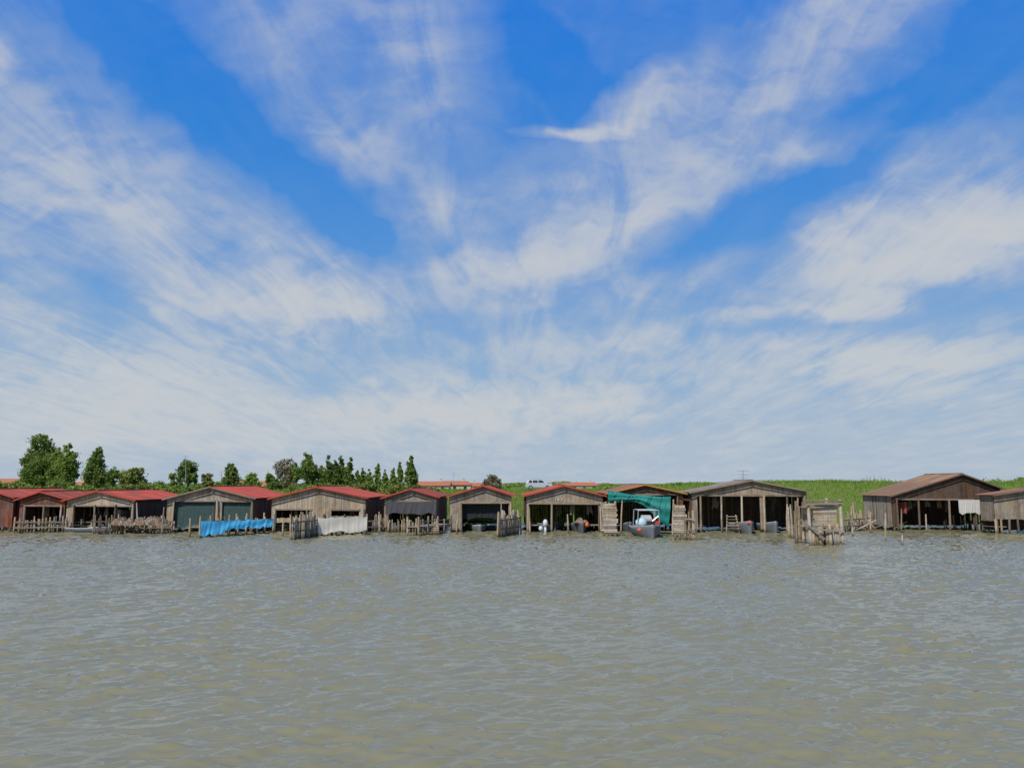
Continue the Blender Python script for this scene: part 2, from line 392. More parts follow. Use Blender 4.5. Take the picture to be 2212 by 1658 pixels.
def tree(px,toppy,D,wpx,kind,mat,label,name='tree',dens=1.0,base=None,group=None):
    p=P(px,toppy,D); wd=wpx/F*D; zb=float(gh(p.x,D)); x=p.x; zt=p.z; Ht=zt-zb
    root=empty(name,(x,D,zb),label,'tree' if kind!='bush' else 'bush',group)
    tb=MB(); rt=0.03*Ht+0.05
    lean=R(-0.2,0.2)
    tb.cyl((x,D,zb-0.2),(x+lean*0.5,D,zb+Ht*0.45),rt,rt*0.6,8)
    tb.cyl((x+lean*0.5,D,zb+Ht*0.43),(x+lean,D,zb+Ht*0.88),rt*0.6,rt*0.15,7)
    for i in range(9):
        z0=zb+Ht*R(0.15,0.6); a=R(0,6.28); L=wd*R(0.15,0.3)
        rise=L*(1.6 if kind=='poplar' else 0.5)
        tb.cyl((x+lean*0.4,D,z0),(x+lean*0.5+math.cos(a)*L,D+math.sin(a)*L,min(z0+rise,zb+Ht*0.75)),rt*0.35,rt*0.08,5)
    tb.obj('trunk',BARK,root)
    blobs=[]
    h=wd/2
    if kind=='poplar':
        n=8
        for i in range(n):
            f=i/(n-1); rr=h*(0.8+0.35*math.sin(math.pi*min(1,f*0.9+0.12)))*(1-0.5*f**2.3)*R(.85,1.1)
            blobs.append((x+lean*f+R(-.15,.15)*h,D,zb+Ht*(0.12+0.80*f),rr*0.9,rr*0.9,Ht*0.10))
    elif kind=='cone':
        for i in range(6):
            f=i/5; rr=h*(1-0.65*f)
            blobs.append((x+R(-.1,.1)*h,D,zb+Ht*(0.2+0.7*f),rr,rr,Ht*0.1))
    elif kind=='bush':
        for i in range(6):
            blobs.append((x+R(-.6,.6)*h,D+R(-.4,.4)*h,zb+Ht*R(0.25,0.62),h*R(.35,.6),h*.5,Ht*R(.25,.36)))
    else:
        for i in range(13):
            f=R(0.2,0.80); ww=math.sin(math.pi*min(1,max(0,(f+0.05)/1.05)))
            blobs.append((x+R(-.58,.58)*h*ww,D+R(-.5,.5)*h*ww,zb+Ht*f,h*R(.38,.5),h*R(.38,.5),Ht*R(.11,.16)))
        blobs.append((x+R(-.2,.2)*h,D,zb+Ht*0.87,h*.38,h*.35,Ht*.12))
    nl=int(min(20000,max(1800,Ht*wd*230))*dens)
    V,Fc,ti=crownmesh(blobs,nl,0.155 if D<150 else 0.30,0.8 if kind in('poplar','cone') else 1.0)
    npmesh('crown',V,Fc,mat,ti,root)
    return root
pop="tall slender poplar with dense dark green leaves behind the boathouses"
tree(96,936,128,88,'round',FO_D,"tall broad poplar clump with dark green crown",'poplar_tree',1.5)
tree(78,952,130,52,'poplar',FO_D,pop,'poplar_tree',1.4)
tree(106,940,131,48,'poplar',FO_D,pop,'poplar_tree',1.4)
tree(148,956,126,46,'poplar',FO_M,pop,'poplar_tree',1.5)
tree(126,964,127,46,'poplar',FO_M,pop,'poplar_tree',1.4)
tree(70,984,129,42,'poplar',FO_D,pop,'poplar_tree',1.3)
tree(210,966,126,48,'poplar',FO_D,"rounded dark green tree standing behind the boathouses",'broadleaf_tree',1.8)
tree(245,1008,132,40,'round',FO_M,"small mid green tree beside the taller one",'broadleaf_tree')
tree(288,1012,150,85,'round',FO_Y,"broad olive-brown domed tree behind the levee",'broadleaf_tree')
tree(345,1038,128,50,'bush',FO_M,"low green bush on the bank",'bush')
tree(409,990,126,46,'round',FO_D,"dark green ragged tree beside a mast",'broadleaf_tree',1.3)
tree(448,1018,130,34,'round',FO_Y,"light green small tree on the bank",'broadleaf_tree')
tree(378,1020,130,34,'round',FO_M,"small green tree on the bank",'broadleaf_tree')
tree(499,998,124,46,'cone',FO_D,"conical dark green tree standing on the bank",'conifer_tree',1.8)
tree(545,1020,150,46,'round',FO_M,"spreading green tree near an orange roof",'broadleaf_tree')
tree(585,1022,160,46,'round',FO_D,"spreading green tree near an orange roof",'broadleaf_tree')
tree(618,986,130,56,'round',FO_B,"sparse brownish tree with bare twigs",'willow_tree',0.8)
tree(640,998,129,40,'round',FO_M,"rounded green tree with uneven crown",'broadleaf_tree',1.2)
tree(664,978,126,50,'round',FO_D,"rounded green tree with uneven crown",'broadleaf_tree',1.4)
tree(692,1000,126,24,'poplar',FO_M,pop,'poplar_tree',1.6)
for x,y,ww in ((712,983,24),(724,992,20),(736,981,25),(755,987,24)): tree(x,y,126+R(-2,2),ww,'poplar',FO_D,pop,'poplar_tree',2.0,group='row of poplars behind the boathouses')
for x,y,ww in ((774,1014,20),(786,1009,17),(798,1014,18),(817,1001,20),(833,1016,15),(850,1009,18),(866,998,17)): tree(x,y,132+R(-2,2),ww,'poplar',FO_M,"short poplar with mid green leaves behind the boathouses",'poplar_tree',1.8,group='row of short poplars behind the boathouses')
tree(888,985,126,28,'poplar',FO_D,pop,'poplar_tree',2.6)
tree(1062,1024,230,42,'round',FO_B,"round leafless greyish tree on the far field",'bare_tree',0.8)
for x in (2,22,48,72,100,130,160,180,235,258,282,305,330,365,395,425,460,485,520,545,575,600,640,668,700,720,745,770,800,830,862,890,925):
    tree(x+R(-5,5),R(1039,1052) if x>180 else R(1030,1046),R(112,122),R(30,60),'bush',random.choice([FO_M,FO_D,FO_Y,FO_M,FO_Y]),"low leafy green bush growing along the levee",'bush',1.1,group='bushes along the levee')
for x,y in ((1325,1046),(1345,1047),(1468,1045),(1485,1042),(2128,1030),(2160,1031),(2195,1027),(2215,1029)):
    tree(x,y+2,R(104,112),R(30,60),'bush',FO_M,"low leafy green bush growing along the levee",'bush',1.0,group='bushes along the levee')
def farwood(name,x0,x1,D,h,mat,n):
    x=np.random.uniform(x0,x1,n); y=np.random.uniform(D-10,D+10,n)
    top=h*(0.55+0.3*np.sin(x*0.03)+0.25*np.sin(x*0.11+1))
    z=-0.4+np.random.rand(n)*np.maximum(top,1.0)
    c=np.stack([x,y,z],-1); s=np.random.uniform(0.5,1.2,n)
    a=np.random.randn(n,3); a/=np.linalg.norm(a,axis=1)[:,None]; b2=np.cross(a,np.random.randn(n,3)); b2/=np.linalg.norm(b2,axis=1)[:,None]
    V=np.stack([c+a*s[:,None],c+b2*s[:,None],c-a*s[:,None],c-b2*s[:,None]],1).reshape(-1,3)
    o=npmesh(name,V,np.arange(4*n).reshape(-1,4),mat,np.random.rand(n)); tag(o,None,None,kind='stuff')
farwood('far_woodland',-420,0,480,6,FO_M,14000)
farwood('far_woodland',-100,500,1000,6.5,FO_M,9000)
# ---------------- planks
def plank_wall(mb,o,d,s0,s1,zb,zt,openings=(),bw=0.16,th=0.035,out=None,jag=0.04,gapp=0.0):
    o=Vector((o[0],o[1])); d=Vector((d[0],d[1])); nrm=Vector((d.y,-d.x))
    s=s0; drift=0.5
    while s<s1-0.02:
        b=min(s+bw*R(0.7,1.3),s1); drift=min(1,max(0,drift+R(-.25,.25))); tint=0.5*drift+0.5*random.random()
        if random.random()<gapp: s=b; continue
        a_=s+0.004; b_=b-0.004; mid=(a_+b_)/2
        lo=zb(mid)+R(-jag,jag); parts=[]; cuts=sorted([(oz0+R(-.03,.03),oz1+R(-.05,.05)) for (q0,q1,oz0,oz1) in openings if q0<mid<q1])
        cur=lo
        for (c0,c1) in cuts:
            if c0>cur: parts.append((cur,c0,False))
            cur=max(cur,c1)
        parts.append((cur,0,True))
        off=R(0,0.02)
        for (z0,z1,top) in parts:
            za=zt(a_) if top else z1; zb_=zt(b_) if top else z1
            if min(za,zb_)-z0<0.03: continue
            q=[]
            for zz_ in (0,1):
                for (ss_,oo) in ((a_,off),(b_,off),(b_,off+th),(a_,off+th)):
                    pt=o+d*ss_-nrm*oo
                    z=z0 if zz_==0 else (za if ss_==a_ else zb_)
                    q.append((pt.x,pt.y,z))
            mb.hexa(q,tint)
        s=b
def roof_plane(mb,x0,z0,x1,z1,y0,y1,pitch=0.16,amp=0.022):
    n=int((y1-y0)/(pitch/4)); ns=5
    o=len(mb.v); nx,nz=-(z1-z0),(x1-x0); L=math.hypot(nx,nz); nx/=L; nz/=L
    if nz<0: nx,nz=-nx,-nz
    tints=[random.random() for _ in range(200)]
    for i in range(n+1):
        y=y0+(y1-y0)*i/n; a=amp*math.cos(i*math.pi/2)
        for j in range(ns+1):
            f=j/ns; mb.v.append((x0+(x1-x0)*f+nx*a,y,z0+(z1-z0)*f+nz*a-0.03*math.sin(math.pi*f)))
    for i in range(n):
        for j in range(ns):
            a=o+i*(ns+1)+j; mb.f.append((a,a+1,a+ns+2,a+ns+1)); mb.mi.append(mb.m)
            mb.t.append(tints[int((y0+(y1-y0)*i/n)/0.9)%180+(17 if j>=3 else 0)])
def boathouse(label,D,xl,xr,xa,ya,yel,yer,depth,openings,bottom,front,side_r,side_l,roofm,trim,posts=(),name='boathouse',side_bottom=0.35,gapp=0.0,pm=None):
    pl=P(xl,yel,D); pr=P(xr,yer,D); pa=P(xa,ya,D); zb=P(xl,bottom,D).z
    root=empty(name,((pl.x+pr.x)/2,D,0),label,'boathouse','boathouses along the river bank')
    x0,x1,xm=pl.x,pr.x,pa.x; zl,zr,zm=pl.z,pr.z,pa.z
    top=lambda s:(zl+(zm-zl)*(x0+s-x0)/(xm-x0) if x0+s<xm else zm+(zr-zm)*(x0+s-xm)/(x1-xm))-0.06
    ops=[]
    for (a,b,c,d) in openings:
        A=P(a,c,D); B=P(b,d,D); ops.append((A.x-x0,B.x-x0,B.z,A.z))
    mb=MB(); plank_wall(mb,(x0,D),(1,0),0,x1-x0,lambda s:zb,top,ops,gapp=gapp); mb.obj('front_wall',front,root)
    mb=MB(); plank_wall(mb,(x0,D+0.06),(0,1),0,depth-0.06,lambda s:side_bottom,lambda s:zl-0.06,gapp=0.03)
    mb.obj('side_wall',side_l,root)
    mb=MB(); plank_wall(mb,(x1-0.0,D+0.06),(0,1),0,depth-0.06,lambda s:side_bottom,lambda s:zr-0.06,gapp=0.03); mb.obj('side_wall',side_r,root)
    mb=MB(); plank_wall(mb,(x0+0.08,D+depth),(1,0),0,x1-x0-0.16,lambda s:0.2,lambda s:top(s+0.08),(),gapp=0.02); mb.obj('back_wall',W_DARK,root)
    mb=MB(); ov=0.3; k=(zm-zl)/(xm-x0); k2=(zm-zr)/(x1-xm)
    roof_plane(mb,x0-ov,zl-k*ov+0.03,xm,zm+0.03,D-0.35,D+depth+0.25)
    roof_plane(mb,x1+ov,zr-k2*ov+0.03,xm,zm+0.03,D-0.35,D+depth+0.25)
    mb.beam((xm,D-0.38,zm+0.055),(xm,D+depth+0.27,zm+0.055),0.22,0.05,0.7)
    mb.obj('roof',roofm,root)
    mb=MB(); mb.beam((x0-ov,D-0.40,zl-k*ov-0.02),(xm,D-0.40,zm-0.02),0.04,0.11,0.6); mb.beam((xm,D-0.404,zm-0.02),(x1+ov,D-0.404,zr-k2*ov-0.02),0.04,0.11,0.5)
    mb.obj('barge_board',trim,root)
    for (a,b,c,d) in openings:
        if b-a<40 or c>1125: continue
        A=P(a,c,D); B=P(b,c,D); mb=MB(); mb.beam((A.x-0.1,D-0.03,A.z+0.02),(B.x+0.1,D-0.03,A.z+R(-.03,.03)),0.05,0.13,R(.3,1)); mb.obj('lintel',pm or W_BEAM,root)
    for yy in np.arange(D+0.6,D+depth,2.4):
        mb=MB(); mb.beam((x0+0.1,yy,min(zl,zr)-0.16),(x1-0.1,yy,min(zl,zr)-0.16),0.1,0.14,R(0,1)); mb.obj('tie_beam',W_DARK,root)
    zd=0.55
    for xx in (x0+0.55,x1-0.55):
        mb=MB()
        for j in range(int(depth/0.22)): mb.box((xx,D+0.3+j*0.22,zd+R(-.01,.01)),(0.9,0.225,0.04),R(0,1))
        mb.obj('deck',W_GREY,root)
    xs=[x0+0.05,x1-0.05]
    for yy in np.arange(D+0.12,D+depth,2.3):
        for xx in xs:
            q=MB(); q.cyl((xx+R(-.06,.06)+(0.12 if xx==xs[0] else -0.12),yy+R(0,.1),-1.2),(xx+(0.12 if xx==xs[0] else -0.12),yy,zl-0.25),0.11,0.085,7,R(0,1)); q.obj('piling',POST,root)
    for (pxx,tp) in posts:
        a=P(pxx,tp,D-0.1); q=MB(); q.cyl((a.x+R(-.12,.12),D-0.12,-1.2),(a.x,D-0.1,a.z),0.10,0.08,7,R(0,1)); q.obj('piling',pm or random.choice([STAKE,POST]),root)
    for i in range(int((x1-x0)/1.1)):
        xx=R(x0+0.8,x1-0.8); yy=D+R(0.5,1.8); zt=min(zl,zr)-0.25; L=R(0.4,1.5); wv=R(0.12,0.6); f1=R(5,12)
        mb=MB(); mb.grid(lambda a,b:(xx+(a-.5)*wv*(0.5+0.6*b)+0.03*math.sin(b*f1),yy+0.08*math.sin(a*9+b*3),zt-L*b*(1+.1*math.sin(a*f1))),8,6); mb.obj('hanging_net',random.choice([NETG,BLK,TANN,ORN,BRN]),root)
    return root
NETG=plain('green_net',(0.065,0.115,0.11),0.85,0.5,3,see=0.3)
BLUE=plain('blue_tarp',(0.13,0.64,0.98),0.5,0.22,2.5)
WHT=plain('white_tarp',(0.74,0.69,0.57),0.7,0.3,2)
GREYT=plain('dark_grey_tarp',(0.065,0.067,0.075),0.7,0.4,2)
TEAL=plain('teal_tarp',(0.012,0.19,0.16),0.6,0.6,1.5)
BLK=plain('black_net',(0.025,0.028,0.032),0.85,0.4,2,see=0.15)
TANN=plain('tan_net',(0.24,0.20,0.14),0.9,0.6,6)
ORN=plain('orange_net',(0.26,0.15,0.09),0.9,0.6,6)
BRN=plain('brown_net',(0.13,0.10,0.07),0.9,0.6,6)
boathouse("small reddish-brown plank boathouse with low roof",67,-70,30,-20,1056,1074,1072,10,[(-60,-10,1085,1150)],1138,W_RED,W_RED,W_RED,ROOFRED,TRIMRED,name='boathouse')
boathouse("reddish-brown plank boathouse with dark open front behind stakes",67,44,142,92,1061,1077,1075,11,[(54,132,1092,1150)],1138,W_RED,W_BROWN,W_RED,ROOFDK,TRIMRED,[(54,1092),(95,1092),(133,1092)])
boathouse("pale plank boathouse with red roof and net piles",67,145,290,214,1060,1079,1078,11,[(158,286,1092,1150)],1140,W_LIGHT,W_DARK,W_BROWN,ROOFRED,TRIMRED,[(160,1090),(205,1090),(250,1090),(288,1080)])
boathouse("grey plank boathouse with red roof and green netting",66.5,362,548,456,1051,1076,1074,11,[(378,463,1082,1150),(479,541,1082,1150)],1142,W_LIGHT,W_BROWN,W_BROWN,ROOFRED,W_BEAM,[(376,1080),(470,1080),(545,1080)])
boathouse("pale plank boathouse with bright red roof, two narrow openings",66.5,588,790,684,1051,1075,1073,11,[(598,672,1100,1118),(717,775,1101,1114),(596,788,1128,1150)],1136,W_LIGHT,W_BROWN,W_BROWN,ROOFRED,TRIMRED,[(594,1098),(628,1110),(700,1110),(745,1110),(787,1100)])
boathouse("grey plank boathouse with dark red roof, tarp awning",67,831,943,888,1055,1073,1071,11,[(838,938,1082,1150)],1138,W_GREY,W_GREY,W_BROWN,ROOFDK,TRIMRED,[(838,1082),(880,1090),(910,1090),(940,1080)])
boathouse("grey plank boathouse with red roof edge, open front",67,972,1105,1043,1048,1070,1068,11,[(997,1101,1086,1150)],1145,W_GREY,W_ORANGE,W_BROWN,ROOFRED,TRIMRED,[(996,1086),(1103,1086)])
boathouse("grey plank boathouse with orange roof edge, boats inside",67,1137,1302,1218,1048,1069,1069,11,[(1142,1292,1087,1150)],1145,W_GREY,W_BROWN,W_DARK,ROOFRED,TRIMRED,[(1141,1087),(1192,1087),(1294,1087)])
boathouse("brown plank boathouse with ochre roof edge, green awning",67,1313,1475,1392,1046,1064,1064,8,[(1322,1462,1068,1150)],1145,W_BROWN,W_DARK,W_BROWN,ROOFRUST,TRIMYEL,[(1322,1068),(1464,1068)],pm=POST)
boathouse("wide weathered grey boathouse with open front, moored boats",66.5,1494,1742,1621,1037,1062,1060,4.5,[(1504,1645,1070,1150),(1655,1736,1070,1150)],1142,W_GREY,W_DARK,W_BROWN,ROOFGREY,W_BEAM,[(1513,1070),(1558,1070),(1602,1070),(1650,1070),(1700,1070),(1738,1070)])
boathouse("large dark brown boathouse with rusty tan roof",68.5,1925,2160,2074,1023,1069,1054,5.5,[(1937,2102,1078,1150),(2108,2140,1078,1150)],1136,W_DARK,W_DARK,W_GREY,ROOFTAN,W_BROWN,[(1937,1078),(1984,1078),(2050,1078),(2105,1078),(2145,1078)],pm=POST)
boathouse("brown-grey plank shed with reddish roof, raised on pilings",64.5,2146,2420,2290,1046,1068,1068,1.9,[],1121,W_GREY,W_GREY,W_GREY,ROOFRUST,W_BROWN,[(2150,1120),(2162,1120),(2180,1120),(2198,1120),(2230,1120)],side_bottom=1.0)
# ---------------- cloth
def cloth(name,fn,mat,label,cat,nu=24,nv=10):
    mb=MB(); mb.grid(fn,nu,nv,tf=lambda a,b:random.random()*0.5+0.25); o=fn(0.5,0)
    ob=mb.obj(name,mat,None,(o[0],o[1],o[2]),True); tag(ob,label,cat)
    return ob
def fold(u_,s_=1.0):
    return s_*(0.035*math.sin(23*u_+2*math.sin(5*u_))+0.022*math.sin(57*u_+3*math.sin(11*u_))+0.012*math.sin(131*u_+2*math.sin(19*u_)))
def hang(px0,px1,py0,py1,D,wob=0.05,sag=0.0,bot=None):
    A=P(px0,py0,D); B=P(px1,py1,D)
    ph=R(0,6)
    def fn(a,b):
        x=A.x+(B.x-A.x)*a; z=A.z+(B.z-A.z)*b - sag*math.sin(math.pi*a)*(1-b)
        y=D-abs(fold(a*0.8+ph+0.04*b,wob*22))*(0.3+b)
        if b>0.9: z+=0.09*math.sin(a*13+2*math.sin(a*7)+ph)
        return (x,y,z)
    return fn
cloth('fishing_net',hang(379,462,1083,1141,66.7,.02),NETG,"dark green netting hung across boathouse opening",'net',60)
cloth('fishing_net',hang(480,541,1083,1139,66.7,.02),NETG,"dark green netting hung across boathouse opening",'net',60)
cloth('tarp',hang(833,942,1081,1109,66.5,0.04,0.1),GREYT,"dark grey tarp hung below boathouse gable",'tarp',60)
cloth('fishing_net',hang(1000,1094,1088,1120,67.6,0.05,0.12),BLK,"dark net curtain hung inside boathouse opening",'net',60)
cloth('cloth_sheet',hang(2070,2124,1079,1109,68.25,0.02),plain('white_cloth',(0.56,0.54,0.50),0.7,0.3),"off-white cloth sheet hanging in boathouse opening",'cloth',50)
def teal(a,b):
    y=66.50-3.2*a**0.8
    pt=P(1312+137*a,1059+13*a,y); zt=pt.z-0.12*math.sin(math.pi*a)
    drop=0.60+0.12*math.sin(a*9)+1.75*max(0,(a-0.40)/0.60)**1.5+0.35*math.exp(-((a-.03)/.12)**2)
    y2=y-0.22*math.sin(b*3)-(1-a)*0.15+fold(a*1.3+b*.1,1.8)+0.05*math.sin(a*5+b*14)
    return (pt.x-0.25*b*a,y2,zt-drop*b+0.03*math.sin(a*13))
cloth('awning_tarp',teal,TEAL,"teal green tarp awning stretched over a moored boat",'tarp',90,22)
# ---------------- fences
def stake_fence(x0,y0,x1,y1,h,label,n=None,r=0.075,var=0.25,rail=True,gap=0.0):
    a=G(x0,y0); b=G(x1,y1); L=(b-a).length; n=n or int(L/(r*1.9))
    root=empty('stake_fence',((a.x+b.x)/2,(a.y+b.y)/2,0),label,'fence','stake fences standing in the river')
    mb=MB()
    for i in range(n+1):
        if random.random()<gap: continue
        p=a.lerp(b,(i+R(-.3,.3))/n)+Vector((R(-.05,.05),R(-.15,.15),0)); rr=r*R(0.6,1.4); l=R(-.09,.09)
        hh=h*R(1-var,1+var*0.6)*(1 if random.random()>.12 else R(.4,.7))
        mb.cyl(p-Vector((0,0,1.0)),p+Vector((l*h*0.8,R(-.08,.08),hh)),rr,rr*0.7,6,random.random())
    mb.obj('stakes',STAKE,root)
    if rail:
        d=(b-a).normalized(); nn=Vector((-d.y,d.x,0))
        if nn.y>0: nn=-nn
        for zz_ in (h*0.35,h*0.72):
            mb=MB(); mb.beam(a+nn*0.17+Vector((0,0,zz_)),b+nn*0.17+Vector((0,0,zz_+R(-.08,.08))),0.05,0.1,R(0,1)); mb.obj('rail',W_BEAM,root)
    return root
stake_fence(30,1151,146,1149,1.22,"dense grey stake fence standing in shallow water")
stake_fence(200,1154,262,1152,1.4,"grey stake fence beside heaped fishing nets")
stake_fence(264,1151,372,1150,1.2,"sparse stakes holding a walkway with nets",n=40,gap=0.1)
stake_fence(630,1166,682,1158,1.75,"tall weathered stake fence in front of pale boathouse")
stake_fence(790,1150,832,1148,1.3,"grey stakes between two boathouses",gap=0.1)
stake_fence(838,1149,905,1150,1.0,"sparse grey stakes under boathouse",n=16,rail=False)
stake_fence(1075,1161,1120,1152,1.75,"tall irregular stake cluster between boathouses",r=0.09)
stake_fence(1300,1153,1312,1149,2.3,"tall grey stakes between two boathouses",r=0.09)
stake_fence(1483,1167,1505,1168,2.1,"tall leaning stakes beside small platform",r=0.09)
stake_fence(1703,1160,1742,1170,2.3,"leaning tall stakes beside raised platform",n=15,r=0.085,var=0.4,rail=False)
stake_fence(1818,1150,1882,1143,1.4,"broken irregular stakes standing in the river",n=24,r=0.08,var=0.6,rail=True)
stake_fence(1835,1128,1905,1138,1.7,"broken grey stakes near the grassy bank",n=22,r=0.08,var=0.6,rail=False)
stake_fence(2040,1143,2126,1143,1.0,"short stakes beneath the dark boathouse",n=12,r=0.07,var=0.4,rail=False)
stake_fence(-30,1146,28,1146,0.9,"low grey stakes by red-brown boathouse",gap=0.1)
def pier(x0,y0,x1,y1,wd,dz,label,posth=0.6,n=5):
    a=G(x0,y0); b=G(x1,y1); d=(b-a).normalized(); nn=Vector((-d.y,d.x,0))
    if nn.y<0: nn=-nn
    root=empty('pier',((a.x+b.x)/2,(a.y+b.y)/2,0),label,'pier','small wooden piers')
    L=(b-a).length; M=d.to_track_quat('X','Z').to_matrix()
    mb=MB(); k=int(L/0.2)
    for i in range(k+1): mb.box(a+d*(i*L/k)+nn*wd/2+Vector((0,0,dz+R(-.015,.015))),(0.205,wd+R(-.1,.1),0.045),random.random(),M)
    mb.obj('deck',W_GREY,root)
    for o_ in (0,wd):
        mb=MB(); mb.beam(a+nn*o_+Vector((0,0,dz-0.1)),b+nn*o_+Vector((0,0,dz-0.1)),0.08,0.14,0.4); mb.obj('beam',W_BEAM,root)
    for i in range(n+1):
        for o in (-0.07,wd+0.07):
            p=a.lerp(b,i/n)+nn*o+Vector((R(-.1,.1),0,0)); q=MB(); q.cyl(p-Vector((0,0,1)),p+Vector((R(-.06,.06),0,dz+posth*R(0.6,1.2))),0.09,0.07,7,random.random()); q.obj('piling',STAKE,root)
    mb=MB(); mb.beam(a-nn*0.07+Vector((0,0,dz+posth*0.55)),b-nn*0.07+Vector((0,0,dz+posth*0.55)),0.05,0.09,0.6); mb.obj('rail',W_BEAM,root)
    return root,a,b,nn
pr_,a,b,nn=pier(430,1161,588,1152,1.2,0.75,"narrow wooden pier draped with blue tarpaulin",0.75,8)
def bl(u_,v_):
    p=a.lerp(b,0.0+0.985*u_)-nn*0.22; h=1.22-0.02*u_-0.04*abs(math.sin(u_*8*math.pi))+fold(u_+3,.6)
    dr=(1.05-0.42*float(sstep(0.10,0.50,np.float64(u_)))+0.10*math.sin(u_*17)*math.sin(u_*41))*v_
    return (p.x,p.y-abs(fold(u_*.7+0.02*v_,0.8))*(0.5+v_)-0.05*v_-0.02*math.sin(v_*6+u_*9),p.z+h-dr)
cloth('tarp',bl,BLUE,"bright blue tarpaulin draped along the pier edge",'tarp',170,12)
pier(905,1158,972,1150,1.0,0.7,"short wooden pier with rail beside boathouse",0.7,4)
pier(150,1148,200,1147,0.8,0.5,"low wooden walkway between stake fences",0.5,2)
pr2,a2,b2_,nn2=pier(684,1158,790,1154,0.8,0.6,"wooden walkway screened by white tarpaulin",0.85,5)
def wt(u_,v_):
    p=a2.lerp(b2_,u_)-nn2*0.22
    return (p.x,p.y-0.5*abs(fold(u_*.45,0.8))*(0.4+v_)-0.04*v_-0.02*math.sin(v_*5+u_*4),1.44-0.08*abs(math.sin(u_*math.pi*4))+fold(u_*.5+1,.7)-(1.12+0.08*math.sin(u_*11))*v_)
cloth('tarp',wt,WHT,"dirty white tarpaulin sheet hung along walkway rail",'tarp',110,14)
def screen(px0,px1,pyt,pyb,D,label,mat=W_GREY,horizontal=True):
    A=P(px0,pyt,D); B=P(px1,pyb,D)
    root=empty('plank_screen',((A.x+B.x)/2,D,0),label,'screen')
    mb=MB(); z=B.z
    while z<A.z:
        hh=R(0.12,0.22); M=Matrix.Rotation(R(-.04,.04),3,'Y')
        mb.box(((A.x+B.x)/2+R(-.06,.06),D+R(0,.03),z+hh/2),((B.x-A.x)+R(-.2,.15),0.035,hh-0.01),random.random(),M); z+=hh*R(1.0,1.12)
    mb.obj('boards',mat,root)
    for x in (A.x+0.1,(A.x+B.x)/2,B.x-0.1):
        q=MB(); q.cyl((x+R(-.1,.1),D+0.14,-1),(x+R(-.05,.05),D+0.14,A.z+R(-.1,.35)),0.10,0.08,7,R(0,1)); q.obj('piling',STAKE,root)
    return root
screen(1303,1333,1090,1150,61.5,"tall screen of weathered horizontal boards on pilings",W_LIGHT)
screen(1453,1482,1094,1150,57.5,"tall pallet-like board screen standing on pilings",W_LIGHT)
def platform():
    D=52.5; A=P(1757,1086,D); B=P(1812,1138,D)
    root=empty('raised_platform',((A.x+B.x)/2,D,0),"weathered wooden lookout platform on thick pilings",'platform')
    x0,x1=P(1745,1100,D).x,P(1814,1100,D).x; dep=2.2
    zf=P(1757,1138,D).z
    for zc in (zf,P(1757,1096,D).z):
        mb=MB()
        for j in range(11): mb.box(((x0+x1)/2,D+0.1+j*0.2,zc+R(-.01,.01)),(x1-x0+R(-.1,.1),0.205,0.05),random.random())
        mb.obj('deck',W_GREY,root)
    mb=MB(); z=zf+0.06
    while z<A.z-0.1:
        hh=R(0.13,0.24); M=Matrix.Rotation(R(-.03,.03),3,'Y'); lo_=R(-.1,.15); hi_=R(-.05,.12)
        mb.box(((A.x+B.x)/2+(lo_-hi_)/2,D+R(0,.04),z+hh/2),(B.x-A.x-lo_-hi_,0.035,hh*R(.92,1.02)),random.random(),M)
        mb.box((A.x+0.02,D+1.1,z+hh/2),(0.035,2.0,hh-0.01),random.random()); z+=hh*1.01
    mb.obj('boards',W_LIGHT,root)
    pts=[(x0,D),(x1,D),(x0,D+dep),(x1,D+dep)]+[(x0+i*(x1-x0)/9+R(-.05,.05),D+R(-.12,.15)) for i in range(1,9)]+[(R(x0,x1),D+R(.8,2)) for _ in range(6)]
    for (x,y) in pts:
        q=MB(); tall=R(0.0,0.45); q.cyl((x+R(-.16,.16),y-0.08,-1),(x,y-0.08,(A.z+tall) if x in (x0,x1) else zf-0.02+max(0,R(-.3,.3))),0.13,0.10,8,R(0,1)); q.obj('piling',STAKE,root)
    for (p0,p1) in (((x0-0.4,D-0.26,A.z+0.22),(x1+0.1,D-0.26,A.z+0.10)),((x0-0.3,D-0.26,A.z-0.1),(x1+0.1,D-0.26,A.z+.02)),((x0-0.6,D-0.29,zf+0.5),(x0+0.9,D-0.29,zf-0.75)),((x0+.1,D-0.32,zf-0.1),(x1+.1,D-0.32,zf-0.25))):
        mb=MB(); mb.beam(p0,p1,0.05,0.12,R(.3,.9)); mb.obj('rail',W_BEAM,root)
platform()
for (px,py,top) in ((1913,1170,1108),(1945,1150,1098),(1948,1178,1155),(1146,1155,1095),(1880,1150,1105),(2003,1150,1110),(1560,1150,1090),(1126,1152,1110),(1842,1158,1120),(1085,1150,1085),(1228,1151,1110),(1340,1152,1080),(1452,1160,1078),(820,1153,1105),(610,1158,1120),(985,1152,1108),(350,1154,1095),(300,1152,1085),(1720,1160,1075),(1700,1152,1088)):
    g_=G(px,py); tp=P(px+R(-5,5),top,g_.y); q=MB(); m_=(g_+tp)/2+Vector((R(-.04,.04),0,0)); q.cyl(g_-Vector((0,0,1)),m_,0.075,0.065,7,R(0,1)); q.cyl(m_-Vector((0,0,.02)),tp,0.065,0.05,7,R(0,1))
    o=q.obj('mooring_pole',STAKE,None,g_); tag(o,"slim weathered mooring pole standing in the water",'pole','mooring poles in the river')
